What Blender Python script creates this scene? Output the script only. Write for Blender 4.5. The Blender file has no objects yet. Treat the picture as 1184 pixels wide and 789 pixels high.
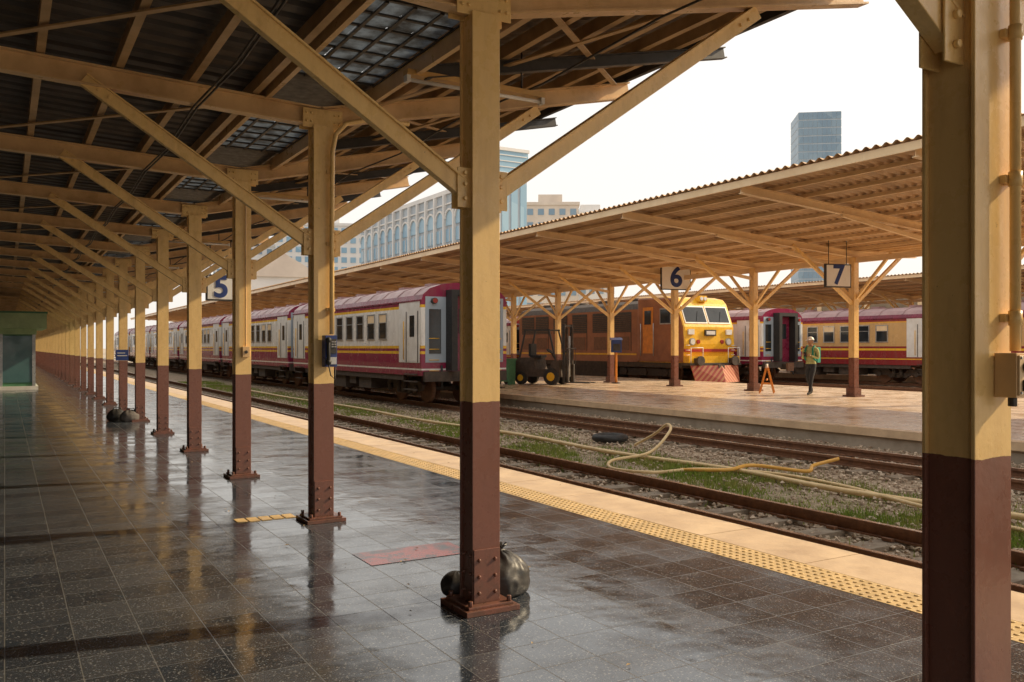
import bpy, bmesh, math, random
from mathutils import Vector, Matrix, noise
random.seed(7)
R=math.radians
scene=bpy.context.scene

# ---------------------------------------------------------------- materials
def newmat(name):
    m=bpy.data.materials.new(name); m.use_nodes=True
    nt=m.node_tree; b=nt.nodes['Principled BSDF']
    return m,nt,b
def N(nt,t,**kw):
    n=nt.nodes.new(t)
    for k,v in kw.items(): setattr(n,k,v)
    return n
def L(nt,a,b): nt.links.new(a,b)
def mixc(nt,fac,a,b,blend='MIX'):
    n=N(nt,'ShaderNodeMix',data_type='RGBA',blend_type=blend)
    def setin(s,v):
        if isinstance(v,(tuple,list)): s.default_value=(*v[:3],1)
        elif isinstance(v,(int,float)): s.default_value=v
        else: L(nt,v,s)
    setin(n.inputs[0],fac); setin(n.inputs[6],a); setin(n.inputs[7],b)
    return n.outputs[2]
def mathn(nt,op,a,b=None,c=None):
    n=N(nt,'ShaderNodeMath',operation=op)
    for i,v in enumerate((a,b,c)):
        if v is None: continue
        if isinstance(v,(int,float)): n.inputs[i].default_value=v
        else: L(nt,v,n.inputs[i])
    return n.outputs[0]
def pos(nt): return N(nt,'ShaderNodeNewGeometry').outputs['Position']
def noi(nt,scale,vec=None,detail=4,rough=.6):
    n=N(nt,'ShaderNodeTexNoise'); n.inputs['Scale'].default_value=scale
    n.inputs['Detail'].default_value=detail; n.inputs['Roughness'].default_value=rough
    L(nt,vec if vec is not None else pos(nt),n.inputs['Vector'])
    return n.outputs['Fac']
def maprange(nt,v,a,b,c,d):
    n=N(nt,'ShaderNodeMapRange'); L(nt,v,n.inputs[0])
    for i,x in enumerate((a,b,c,d)): n.inputs[i+1].default_value=x
    return n.outputs[0]
def scalev(nt,vec,s):
    n=N(nt,'ShaderNodeVectorMath',operation='MULTIPLY'); L(nt,vec,n.inputs[0]); n.inputs[1].default_value=s
    return n.outputs[0]
def bump(nt,b,h,strength,dist=.01):
    n=N(nt,'ShaderNodeBump'); n.inputs['Strength'].default_value=strength; n.inputs['Distance'].default_value=dist
    L(nt,h,n.inputs['Height']); L(nt,n.outputs[0],b.inputs['Normal'])
def pm(name,c1,c2=None,scale=3,rough=.5,rvar=.12,metal=0,bs=0,bscale=60,stretch=None,spec=.5):
    m,nt,b=newmat(name)
    if c2 is None: c2=tuple(x*.6 for x in c1)
    p=pos(nt)
    if stretch: p=scalev(nt,p,stretch)
    f=maprange(nt,noi(nt,scale,p,6,.65),.35,.7,0,1)
    L(nt,mixc(nt,f,c1,c2),b.inputs['Base Color'])
    L(nt,maprange(nt,noi(nt,scale*2.3),.3,.7,max(.02,rough-rvar),min(1,rough+rvar)),b.inputs['Roughness'])
    b.inputs['Metallic'].default_value=metal
    b.inputs['Specular IOR Level'].default_value=spec
    if bs: bump(nt,b,noi(nt,bscale,None,5),bs,.01)
    return m

def column_paint():
    m,nt,b=newmat('column_paint')
    p=pos(nt); sx=N(nt,'ShaderNodeSeparateXYZ'); L(nt,p,sx.inputs[0])
    z=sx.outputs[2]
    n1=noi(nt,9,None,4)
    zz=mathn(nt,'ADD',z,mathn(nt,'MULTIPLY',mathn(nt,'SUBTRACT',n1,.5),.02))
    up=mathn(nt,'GREATER_THAN',zz,1.15)
    st=scalev(nt,p,(1,1,.2))
    d=maprange(nt,noi(nt,8,st,7,.72),.46,.82,0,.75)
    cream=mixc(nt,d,(.90,.62,.26),(.56,.34,.14))
    brown=mixc(nt,d,(.215,.088,.062),(.13,.058,.043))
    c=mixc(nt,up,brown,cream)
    scuff=maprange(nt,noi(nt,14,scalev(nt,p,(1,1,.5)),8,.8),.60,.72,0,.35)
    c=mixc(nt,mathn(nt,'MULTIPLY',scuff,mathn(nt,'SUBTRACT',1,up)),c,(.36,.22,.16))
    chips=maprange(nt,noi(nt,30,None,8,.75),.665,.69,0,.8)
    c=mixc(nt,chips,c,(.12,.055,.035))
    low=maprange(nt,z,0,.45,.6,0)
    c=mixc(nt,mathn(nt,'MULTIPLY',low,maprange(nt,noi(nt,20),.35,.6,0,1)),c,(.10,.065,.045))
    L(nt,c,b.inputs['Base Color'])
    L(nt,maprange(nt,noi(nt,12),.3,.7,.2,.4),b.inputs['Roughness'])
    bump(nt,b,noi(nt,45,None,5),.18,.004)
    return m
M={}
M['col']=column_paint()
M['cream']=pm('cream_paint',(.84,.57,.29),(.58,.36,.17),2.6,.35,bs=.12)
M['creamlite']=pm('cream_paint_pale',(.90,.68,.41),(.74,.52,.29),1.5,.4,bs=.1)
M['purlin']=pm('purlin_paint',(.62,.40,.20),(.38,.24,.11),3,.42)
M['sheet_dark']=pm('roof_sheet_landside',(.10,.076,.06),(.028,.024,.021),2.6,.55,bs=.1,bscale=20,stretch=(.25,1.6,1))  # landside sheets: darker base than trackside, streaked along the slope
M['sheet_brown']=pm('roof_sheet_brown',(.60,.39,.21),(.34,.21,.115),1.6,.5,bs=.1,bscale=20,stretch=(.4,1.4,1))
M['darksteel']=pm('dark_steel',(.06,.053,.048),(.03,.026,.022),6,.45)
M['rail_side']=pm('rusty_steel',(.26,.125,.065),(.14,.07,.042),12,.7,bs=.2)
M['rail_top']=pm('rail_head_worn',(.55,.36,.22),(.35,.20,.11),8,.28,metal=.8)
M['sleeper']=pm('sleeper_concrete',(.34,.28,.21),(.18,.13,.09),6,.85,bs=.4)
M['concrete']=pm('concrete',(.44,.37,.29),(.28,.23,.17),2,.75,bs=.3)
M['black']=pm('black_rubber',(.02,.02,.02),(.035,.032,.03),8,.6)
M['glassdark']=pm('window_glass_dark',(.03,.035,.04),(.015,.018,.02),2,.08,.04)
M['silver']=pm('aluminium_frame',(.55,.55,.54),(.35,.34,.33),6,.35,metal=.7)
M['white']=pm('white_paint',(.82,.80,.76),(.66,.62,.56),3,.4)
M['signwhite']=pm('sign_enamel_white',(.87,.87,.85),(.80,.79,.76),3,.35)
M['yellow']=pm('yellow_paint',(.88,.50,.03),(.72,.37,.03),5,.32)
M['tan']=pm('lamp_batten_tan',(.70,.42,.15),(.5,.3,.1),5,.4)
M['orange']=pm('orange_paint',(.78,.28,.03),(.55,.18,.03),5,.4)
M['red']=pm('red_paint',(.45,.04,.025),(.28,.03,.02),5,.4)
M['blue']=pm('blue_paint',(.02,.05,.24),(.015,.035,.15),4,.35)
M['teal']=pm('teal_fabric',(.02,.30,.22),(.012,.19,.15),14,.85,bs=.3)
M['green']=pm('green_paint',(.10,.27,.14),(.06,.17,.09),4,.5)
M['greencream']=pm('pale_green_fascia',(.46,.58,.30),(.32,.42,.22),3,.5)
M['maroon']=pm('maroon_paint',(.25,.022,.058),(.14,.017,.037),2.5,.3)
M['locobrown']=pm('loco_brown_paint',(.38,.145,.06),(.22,.085,.04),1.6,.38)
M['grime']=pm('underframe_grime',(.10,.073,.055),(.05,.038,.03),6,.8,bs=.3)
M['skin']=pm('skin',(.45,.24,.15),(.38,.19,.12),10,.5)

def floor_mat():
    m,nt,b=newmat('terrazzo_tiles')
    p=pos(nt)
    br=N(nt,'ShaderNodeTexBrick'); br.offset=0.0
    L(nt,p,br.inputs['Vector'])
    br.inputs['Scale'].default_value=1
    br.inputs['Brick Width'].default_value=.30; br.inputs['Row Height'].default_value=.30
    br.inputs['Mortar Size'].default_value=.003; br.inputs['Mortar Smooth'].default_value=.4
    br.inputs['Color1'].default_value=(0,0,0,1); br.inputs['Color2'].default_value=(1,1,1,1); br.inputs['Mortar'].default_value=(.5,.5,.5,1)
    br.inputs['Bias'].default_value=0
    tile=N(nt,'ShaderNodeRGBToBW'); L(nt,br.outputs['Color'],tile.inputs[0]); t=tile.outputs[0]
    base=mixc(nt,t,(.024,.032,.046),(.054,.064,.082))
    for sc_,th,lim,col in ((70,.62,.34,(.30,.30,.30)),(130,.55,.36,(.17,.175,.18))):
        vo=N(nt,'ShaderNodeTexVoronoi'); vo.inputs['Scale'].default_value=sc_; L(nt,p,vo.inputs['Vector'])
        sp=N(nt,'ShaderNodeRGBToBW'); L(nt,vo.outputs['Color'],sp.inputs[0])
        chip=mathn(nt,'MULTIPLY',mathn(nt,'GREATER_THAN',sp.outputs[0],th),mathn(nt,'LESS_THAN',vo.outputs['Distance'],lim))
        base=mixc(nt,mathn(nt,'MULTIPLY',chip,.65),base,col)
    sc=maprange(nt,noi(nt,1.1,None,8,.75),.56,.8,0,.45)
    base=mixc(nt,sc,base,(.14,.145,.15))
    base=mixc(nt,mathn(nt,'MULTIPLY',br.outputs['Fac'],.45),base,(.19,.175,.15))
    L(nt,base,b.inputs['Base Color'])
    r=mathn(nt,'ADD',maprange(nt,t,0,1,.03,.13),maprange(nt,noi(nt,1.7,None,7,.72),.40,.85,0,.32))
    r=mathn(nt,'ADD',r,mathn(nt,'MULTIPLY',br.outputs['Fac'],.3))
    L(nt,r,b.inputs['Roughness'])
    b.inputs['Specular IOR Level'].default_value=1.0
    b.inputs['IOR'].default_value=1.6
    h=mathn(nt,'ADD',mathn(nt,'MULTIPLY',br.outputs['Fac'],-.2),mathn(nt,'MULTIPLY',noi(nt,3.2,None,2),1.4))
    h=mathn(nt,'ADD',h,mathn(nt,'MULTIPLY',noi(nt,60,None,3),.035))
    h=mathn(nt,'ADD',h,mathn(nt,'MULTIPLY',t,.08))
    bump(nt,b,h,.24,.012)
    return m
M['floor']=floor_mat()
def floor6_mat():
    m,nt,b=newmat('worn_platform_paving')
    p=pos(nt)
    br=N(nt,'ShaderNodeTexBrick'); br.offset=0
    L(nt,p,br.inputs['Vector']); br.inputs['Scale'].default_value=1
    br.inputs['Brick Width'].default_value=.6; br.inputs['Row Height'].default_value=.6
    br.inputs['Mortar Size'].default_value=.008
    br.inputs['Color1'].default_value=(.74,.58,.42,1); br.inputs['Color2'].default_value=(.66,.51,.36,1); br.inputs['Mortar'].default_value=(.40,.31,.22,1)
    f=maprange(nt,noi(nt,.7,None,7,.65),.50,.78,0,.45)
    L(nt,mixc(nt,f,br.outputs['Color'],(.48,.36,.26)),b.inputs['Base Color'])
    L(nt,maprange(nt,noi(nt,1.3,None,5),.35,.7,.16,.42),b.inputs['Roughness'])
    bump(nt,b,noi(nt,12,None,5),.12,.01)
    return m
M['floor6']=floor6_mat()
def gravel_ground():
    m,nt,b=newmat('ballast_ground')
    vo=N(nt,'ShaderNodeTexVoronoi'); vo.inputs['Scale'].default_value=16; L(nt,pos(nt),vo.inputs['Vector'])
    bw=N(nt,'ShaderNodeRGBToBW'); L(nt,vo.outputs['Color'],bw.inputs[0])
    c=mixc(nt,bw.outputs[0],(.24,.17,.11),(.56,.44,.32))
    c=mixc(nt,maprange(nt,noi(nt,.9,None,6,.7),.5,.66,0,.5),c,(.20,.19,.09))
    c=mixc(nt,maprange(nt,noi(nt,.4,None,5,.7),.55,.7,0,.5),c,(.16,.12,.085))
    L(nt,c,b.inputs['Base Color']); b.inputs['Roughness'].default_value=.95
    inv=mathn(nt,'SUBTRACT',1,vo.outputs['Distance'])
    bump(nt,b,inv,.9,.04)
    return m
M['ballast']=gravel_ground()
def stone_mat():
    m,nt,b=newmat('ballast_stone')
    g=N(nt,'ShaderNodeNewGeometry')
    c=mixc(nt,g.outputs['Random Per Island'],(.26,.18,.12),(.66,.54,.41))
    L(nt,c,b.inputs['Base Color']); b.inputs['Roughness'].default_value=.9
    return m
M['stone']=stone_mat()
def grass_mat():
    m,nt,b=newmat('grass_blades')
    g=N(nt,'ShaderNodeNewGeometry')
    c=mixc(nt,g.outputs['Random Per Island'],(.12,.20,.035),(.31,.40,.08))
    c=mixc(nt,maprange(nt,noi(nt,1.1),.42,.7,0,.75),c,(.40,.35,.13))
    df=N(nt,'ShaderNodeBsdfDiffuse'); tr=N(nt,'ShaderNodeBsdfTranslucent'); L(nt,c,df.inputs[0]); L(nt,c,tr.inputs[0])
    mx=N(nt,'ShaderNodeMixShader'); mx.inputs[0].default_value=.35; L(nt,df.outputs[0],mx.inputs[1]); L(nt,tr.outputs[0],mx.inputs[2])
    L(nt,mx.outputs[0],nt.nodes['Material Output'].inputs[0])
    return m
M['grass']=grass_mat()
def skylight():
    m,nt,b=newmat('fibreglass_skylight')
    tr=N(nt,'ShaderNodeBsdfTranslucent'); df=N(nt,'ShaderNodeBsdfDiffuse')
    c=mixc(nt,maprange(nt,noi(nt,5,None,6,.7),.4,.65,0,1),(.34,.37,.40),(.13,.125,.12))
    L(nt,c,tr.inputs[0]); L(nt,c,df.inputs[0])
    mx=N(nt,'ShaderNodeMixShader'); mx.inputs[0].default_value=.35
    L(nt,tr.outputs[0],mx.inputs[1]); L(nt,df.outputs[0],mx.inputs[2])
    L(nt,mx.outputs[0],nt.nodes['Material Output'].inputs[0])
    return m
M['skylight']=skylight()
def livery(name,stops,top):
    m,nt,b=newmat(name)
    tc=N(nt,'ShaderNodeTexCoord'); sx=N(nt,'ShaderNodeSeparateXYZ'); L(nt,tc.outputs['Object'],sx.inputs[0])
    f=mathn(nt,'DIVIDE',sx.outputs[2],4.0)
    cr=N(nt,'ShaderNodeValToRGB'); cr.color_ramp.interpolation='CONSTANT'
    e=cr.color_ramp.elements
    e[0].position=0; e[0].color=(*stops[0][1],1)
    e[1].position=stops[1][0]/4; e[1].color=(*stops[1][1],1)
    for z,c in stops[2:]:
        k=e.new(z/4); k.color=(*c,1)
    L(nt,f,cr.inputs[0])
    d=maprange(nt,noi(nt,5,scalev(nt,pos(nt),(1,1,.25)),6,.7),.46,.82,0,.45)
    L(nt,mixc(nt,d,cr.outputs[0],(.18,.13,.10)),b.inputs['Base Color'])
    L(nt,maprange(nt,noi(nt,3),.3,.7,.15,.32),b.inputs['Roughness'])
    return m
MAR=(.27,.018,.065); YEL=(.88,.50,.04); WHT=(.85,.82,.76)
M['livA']=livery('coach_livery_maroon',[(0,MAR),(.80,WHT),(.85,MAR),(1.26,YEL),(1.33,MAR),(1.42,YEL),(1.50,WHT),(2.56,YEL),(2.64,MAR),(2.9,MAR)],None)
RED=(.27,.03,.035); ORG=(.75,.38,.06)
M['livB']=livery('coach_livery_red',[(0,RED),(.9,YEL),(.95,RED),(1.3,YEL),(1.4,RED),(1.5,(.62,.38,.16)),(2.55,ORG),(2.62,RED)],None)
M['coachroof']=pm('coach_roof_maroon_grey',(.40,.24,.23),(.25,.14,.14),1.5,.4)
def stripes():
    m,nt,b=newmat('warning_stripes')
    tc=N(nt,'ShaderNodeTexCoord'); sx=N(nt,'ShaderNodeSeparateXYZ'); L(nt,tc.outputs['Object'],sx.inputs[0])
    a=mathn(nt,'ADD',mathn(nt,'ABSOLUTE',sx.outputs[0]),sx.outputs[2])
    s=mathn(nt,'GREATER_THAN',mathn(nt,'FRACT',mathn(nt,'MULTIPLY',a,4.5)),.5)
    L(nt,mixc(nt,s,(.38,.06,.04),(.50,.22,.10)),b.inputs['Base Color']); b.inputs['Roughness'].default_value=.5
    return m
M['plow']=stripes()
def bglass(name,c1,c2):
    m,nt,b=newmat(name)
    br=N(nt,'ShaderNodeTexVoronoi'); br.inputs['Scale'].default_value=.18; L(nt,pos(nt),br.inputs['Vector'])
    bw=N(nt,'ShaderNodeRGBToBW'); L(nt,br.outputs['Color'],bw.inputs[0])
    L(nt,mixc(nt,bw.outputs[0],c1,c2),b.inputs['Base Color'])
    b.inputs['Roughness'].default_value=.35
    return m
M['bglass']=bglass('curtain_wall_glass',(.16,.25,.35),(.25,.35,.44))  # both building glasses: distance haze put into lighter, bluish base colours
M['bglass2']=bglass('blue_facade_glass',(.19,.34,.48),(.32,.48,.60))
M['bwall']=pm('building_render_white',(.72,.71,.70),(.60,.60,.60),.2,.8)
M['bwall2']=pm('building_render_beige',(.66,.58,.50),(.52,.45,.39),.2,.8)
M['bmull']=pm('mullion_grey',(.40,.46,.52),(.34,.39,.44),.3,.5)  # bluish lift paints in distance haze; coach end panels reuse it
M['wall']=pm('station_wall_plaster',(.34,.26,.17),(.20,.15,.10),.8,.8,bs=.2,bscale=8)

# ---------------------------------------------------------------- mesh builder
class MB:
    def __init__(s): s.bm=bmesh.new(); s.mats=[]
    def mi(s,m):
        if isinstance(m,str): m=M[m]
        if m not in s.mats: s.mats.append(m)
        return s.mats.index(m)
    def face(s,vs,m,smooth=False):
        try: f=s.bm.faces.new(vs)
        except ValueError: return None
        f.material_index=s.mi(m); f.smooth=smooth; return f
    def quad(s,pts,m): return s.face([s.bm.verts.new(p) for p in pts],m)
    def obox(s,c,ax,ay,az,m):
        c=Vector(c); v=[]
        for k in (-1,1):
            for j in (-1,1):
                for i in (-1,1): v.append(s.bm.verts.new(c+ax*i+ay*j+az*k))
        for q in ((0,2,3,1),(4,5,7,6),(0,1,5,4),(2,6,7,3),(0,4,6,2),(1,3,7,5)):
            s.face([v[i] for i in q],m)
    def bb(s,x0,x1,y0,y1,z0,z1,m):
        s.obox(((x0+x1)/2,(y0+y1)/2,(z0+z1)/2),Vector(((x1-x0)/2,0,0)),Vector((0,(y1-y0)/2,0)),Vector((0,0,(z1-z0)/2)),m)
    def beam(s,p1,p2,w,h,m,up=(0,0,1)):
        p1=Vector(p1);p2=Vector(p2); d=(p2-p1); l=d.length; d.normalize()
        side=d.cross(Vector(up)); 
        if side.length<1e-4: side=d.cross(Vector((0,1,0)))
        side.normalize(); u=side.cross(d)
        s.obox((p1+p2)/2,d*l/2,side*w/2,u*h/2,m)
    def ibeam(s,p1,p2,w,h,m,t=.014):
        p1=Vector(p1);p2=Vector(p2); d=(p2-p1).normalized(); side=d.cross(Vector((0,0,1))).normalized(); u=side.cross(d)
        o=u*(h/2-t/2)
        s.beam(p1+o,p2+o,w,t,m); s.beam(p1-o,p2-o,w,t,m); s.beam(p1,p2,t,h-2*t,m)
    def cyl(s,p1,p2,r,m,n=12,r2=None,cap=True):
        p1=Vector(p1);p2=Vector(p2); d=(p2-p1).normalized()
        a=d.orthogonal().normalized(); b=d.cross(a); r2=r if r2 is None else r2
        v1=[];v2=[]
        for i in range(n):
            t=2*math.pi*i/n; o=a*math.cos(t)+b*math.sin(t)
            v1.append(s.bm.verts.new(p1+o*r)); v2.append(s.bm.verts.new(p2+o*r2))
        for i in range(n):
            j=(i+1)%n; s.face([v1[i],v1[j],v2[j],v2[i]],m,True)
        if cap: s.face(v1[::-1],m); s.face(v2,m)
    def tube(s,pts,r,m,n=8):
        pts=[Vector(p) for p in pts]; rings=[]
        prev=None
        for i,p in enumerate(pts):
            d=(pts[min(i+1,len(pts)-1)]-pts[max(i-1,0)]).normalized()
            a=d.orthogonal().normalized() if prev is None else (prev-d*prev.dot(d)).normalized()
            prev=a; b=d.cross(a)
            rings.append([s.bm.verts.new(p+(a*math.cos(2*math.pi*k/n)+b*math.sin(2*math.pi*k/n))*r) for k in range(n)])
        for i in range(len(rings)-1):
            for k in range(n):
                j=(k+1)%n; s.face([rings[i][k],rings[i][j],rings[i+1][j],rings[i+1][k]],m,True)
        s.face(rings[0][::-1],m); s.face(rings[-1],m)
    def ball(s,c,r,m,seg=12,rings=8,sc=(1,1,1),fn=None):
        c=Vector(c); rows=[]
        for i in range(rings+1):
            ph=math.pi*i/rings; row=[]
            for k in range(seg):
                th=2*math.pi*k/seg
                v=Vector((math.sin(ph)*math.cos(th)*sc[0],math.sin(ph)*math.sin(th)*sc[1],math.cos(ph)*sc[2]))*r
                if fn: v=fn(v)
                row.append(v)
            rows.append(row)
        top=s.bm.verts.new(c+rows[0][0]); bot=s.bm.verts.new(c+rows[-1][0])
        vr=[[s.bm.verts.new(c+v) for v in row] for row in rows[1:-1]]
        for k in range(seg):
            j=(k+1)%seg
            s.face([top,vr[0][k],vr[0][j]],m,True); s.face([bot,vr[-1][j],vr[-1][k]],m,True)
            for i in range(len(vr)-1): s.face([vr[i][k],vr[i+1][k],vr[i+1][j],vr[i][j]],m,True)
    def prism_y(s,prof,y0,y1,mf,capm=None):
        a=[s.bm.verts.new((x,y0,z)) for x,z in prof]; b=[s.bm.verts.new((x,y1,z)) for x,z in prof]
        n=len(prof)
        for i in range(n):
            j=(i+1)%n
            s.face([a[i],b[i],b[j],a[j]],mf((prof[i][0]+prof[j][0])/2,(prof[i][1]+prof[j][1])/2))
        s.face(a,capm or mf(0,1)); s.face(b[::-1],capm or mf(0,1))
    def prism_x(s,prof,x0,x1,m,m2=None):
        a=[s.bm.verts.new((x0,y,z)) for y,z in prof]; b=[s.bm.verts.new((x1,y,z)) for y,z in prof]
        n=len(prof)
        for i in range(n):
            j=(i+1)%n; s.face([a[i],a[j],b[j],b[i]],m)
        s.face(a[::-1],m2 or m); s.face(b,m2 or m)
    def mesh(s,name,recalc=True):
        if recalc: bmesh.ops.recalc_face_normals(s.bm,faces=s.bm.faces)
        me=bpy.data.meshes.new(name); s.bm.to_mesh(me); s.bm.free()
        for m in s.mats: me.materials.append(m)
        return me
    def finish(s,name,loc=(0,0,0),rot=0,parent=None,bevel=0,recalc=True):
        return place(s.mesh(name,recalc),name,loc,rot,parent,bevel)
def place(me,name,loc=(0,0,0),rot=0,parent=None,bevel=0):
    o=bpy.data.objects.new(name,me); scene.collection.objects.link(o)
    o.location=loc; o.rotation_euler=(0,0,rot)
    if parent: o.parent=parent
    if bevel:
        b=o.modifiers.new('bevel','BEVEL'); b.width=bevel; b.segments=2; b.limit_method='ANGLE'; b.angle_limit=R(40)
    return o
def empty(name,loc=(0,0,0),rot=0):
    e=bpy.data.objects.new(name,None); scene.collection.objects.link(e); e.location=loc; e.rotation_euler=(0,0,rot); return e

# ---------------------------------------------------------------- layout constants
CX=2.295; Y0=1.45; SP=2.82
ZG=-.36; RT=-.18
COLY=[Y0+SP*i for i in range(-2,34)]
YMIN,YMAX=-8,112
C6X=21.6; C6Y0=16.9; SP6=3.95
COL6=[C6Y0+SP6*i for i in range(-5,22)]

# ---------------------------------------------------------------- ground
b=MB(); b.quad([(-1500,-1500,ZG-.02),(1500,-1500,ZG-.02),(1500,1500,ZG-.02),(-1500,1500,ZG-.02)],M['concrete']); b.finish('ground')
b=MB(); 
for x0,x1 in ((5.15,13.42),(25.58,38.5)):
    b.quad([(x0,-12,ZG),(x1,-12,ZG),(x1,200,ZG),(x0,200,ZG)],'ballast')
b.finish('ballast_bed')

# near platform
b=MB()
b.bb(-9,4.30,YMIN,YMAX,-.5,0,'floor')
me=b.mesh('station_platform'); plat=place(me,'station_platform')
M['edgecream']=pm('platform_edge_concrete',(.78,.58,.37),(.54,.38,.24),2.4,.45,bs=.25,bscale=30)
M['tactile']=pm('tactile_paving_yellow',(.76,.53,.24),(.52,.36,.16),5,.45,bs=.15)
b=MB(); 
y=YMIN
while y<YMAX:
    b.bb(4.62,5.17,y+.004,y+.996,-.16,.004+random.uniform(-.0015,.0015),'edgecream'); y+=1.0
b.bb(4.622,5.10,YMIN,YMAX,-.5,-.16,'concrete')
b.bb(4.622,5.15,YMIN,YMAX,-.158,-.004,'concrete')
b.finish('edge_coping',parent=plat)
b=MB(); b.bb(4.302,4.618,YMIN,YMAX,-.5,.002,'tactile')
y=0.3
while y<26:
    for i in range(5):
        x=4.335+i*.062; b.cyl((x,y,.002),(x,y,.008),.017,'tactile',6,.011)
    y+=.062
b.finish('tactile_strip',parent=plat)
b=MB(); 
def redp():
    m,nt,b=newmat('faded_red_paint')
    f=maprange(nt,noi(nt,3.5,None,9,.82),.47,.55,0,1)
    L(nt,mixc(nt,f,(.28,.055,.045),(.045,.052,.064)),b.inputs['Base Color']); b.inputs['Roughness'].default_value=.2
    return m
M['redpaint']=redp()
b.quad([(2.1,5.42,.003),(2.85,5.42,.003),(2.85,5.8,.003),(2.1,5.8,.003)],'redpaint')
b.finish('faded_floor_marking',parent=plat)
b=MB()
for i in range(5):
    b.bb(1.66+i*.1,1.745+i*.1,7.3,7.46,0,.006,'tactile')
b.finish('tactile_patch',parent=plat)

# platform 6
b=MB(); b.bb(13.6,25.4,-12,YMAX,-.5,0,'floor6'); p6=b.finish('station_platform')
b=MB(); b.bb(13.34,13.6,-12,YMAX,-.13,.006,'edgecream'); b.bb(13.40,13.6,-12,YMAX,-.5,-.13,'concrete'); b.bb(25.4,25.66,-12,YMAX,-.5,.006,'edgecream'); b.finish('edge_coping',parent=p6)
b=MB(); b.bb(38.6,51,-12,YMAX,-.5,0,'floor6'); p7=b.finish('station_platform')
b=MB(); b.bb(38.3,38.6,-12,YMAX,-.5,.006,'edgecream'); b.finish('edge_coping',parent=p7)

# ---------------------------------------------------------------- tracks
def track(xc,full=True):
    b=MB()
    for sx in (-.5,.5):
        x=xc+sx
        b.bb(x-.055,x+.055,-12,YMAX+40,RT-.125,RT-.11,'rail_side')
        b.bb(x-.010,x+.010,-12,YMAX+40,RT-.11,RT-.035,'rail_side')
        b.bb(x-.034,x+.034,-12,YMAX+40,RT-.035,RT-.004,'rail_side')
        b.bb(x-.028,x+.028,-12,YMAX+40,RT-.004,RT,'rail_top')
    y=-11.7
    while y<YMAX:
        b.bb(xc-.95,xc+.95,y-.11,y+.11,ZG-.05,RT-.126+random.uniform(-.006,0),'sleeper')
        for sx in (-.5,.5):
            b.bb(xc+sx-.11,xc+sx-.06,y-.05,y+.05,RT-.126,RT-.10,'rail_side'); b.bb(xc+sx+.06,xc+sx+.11,y-.05,y+.05,RT-.126,RT-.10,'rail_side')
        y+=.62
    return b.finish('railway_track')
for x in (6.5,11.3,27.5,31.5,35.9): track(x)

b=MB(); mi=b.mi('stone'); bm=b.bm
def stone(x,y,z,s):
    rot=Matrix.Rotation(random.uniform(0,6.28),3,Vector((random.random()-.5,random.random()-.5,random.random()-.5)).normalized())
    vs=[]
    for d in ((1,0,0),(-1,0,0),(0,1,0),(0,-1,0),(0,0,1),(0,0,-1)):
        v=rot@(Vector(d)*s*random.uniform(.55,1.1)); v.z*=.75; vs.append(bm.verts.new((x+v.x,y+v.y,z+v.z)))
    for q in ((0,2,4),(2,1,4),(1,3,4),(3,0,4),(2,0,5),(1,2,5),(3,1,5),(0,3,5)):
        f=bm.faces.new([vs[i] for i in q]); f.material_index=mi
for i in range(32000):
    x=random.uniform(5.2,13.35); y=2+38*random.random()**1.6
    g=noise.noise(Vector((x*.7,y*.35,3)))
    if 7.6<x<9.4 and random.random()<.45+g: continue
    s=random.uniform(.02,.046)
    z=ZG+.01
    if random.random()<.5: z+=.03
    stone(x,y,z,s)
b.finish('ballast_gravel',recalc=False)
b=MB(); mi=b.mi('grass'); bm=b.bm
cnt=0
while cnt<50000:
    x=random.gauss(8.45,.62); y=2.5+45*random.random()**1.7
    if not 5.3<x<10.6: continue
    g=noise.noise(Vector((x*1.1,y*.5,9)))+.6*noise.noise(Vector((x*3,y*2,1)))
    if g<-.04+ (0.2 if x<7.3 or x>9.5 else 0): 
        if random.random()<.88: continue
        cnt+=.2
    cnt+=1
    h=random.uniform(.03,.10)*(1+g*.6); a=random.uniform(0,6.28); w=random.uniform(.004,.010)
    dx,dy=math.cos(a)*w,math.sin(a)*w; l=random.uniform(0,.06); la=random.uniform(0,6.28)
    v=[bm.verts.new((x-dx,y-dy,ZG)),bm.verts.new((x+dx,y+dy,ZG)),bm.verts.new((x+math.cos(la)*l,y+math.sin(la)*l,ZG+h))]
    f=bm.faces.new(v); f.material_index=mi
b.finish('grass',recalc=False)

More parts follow.
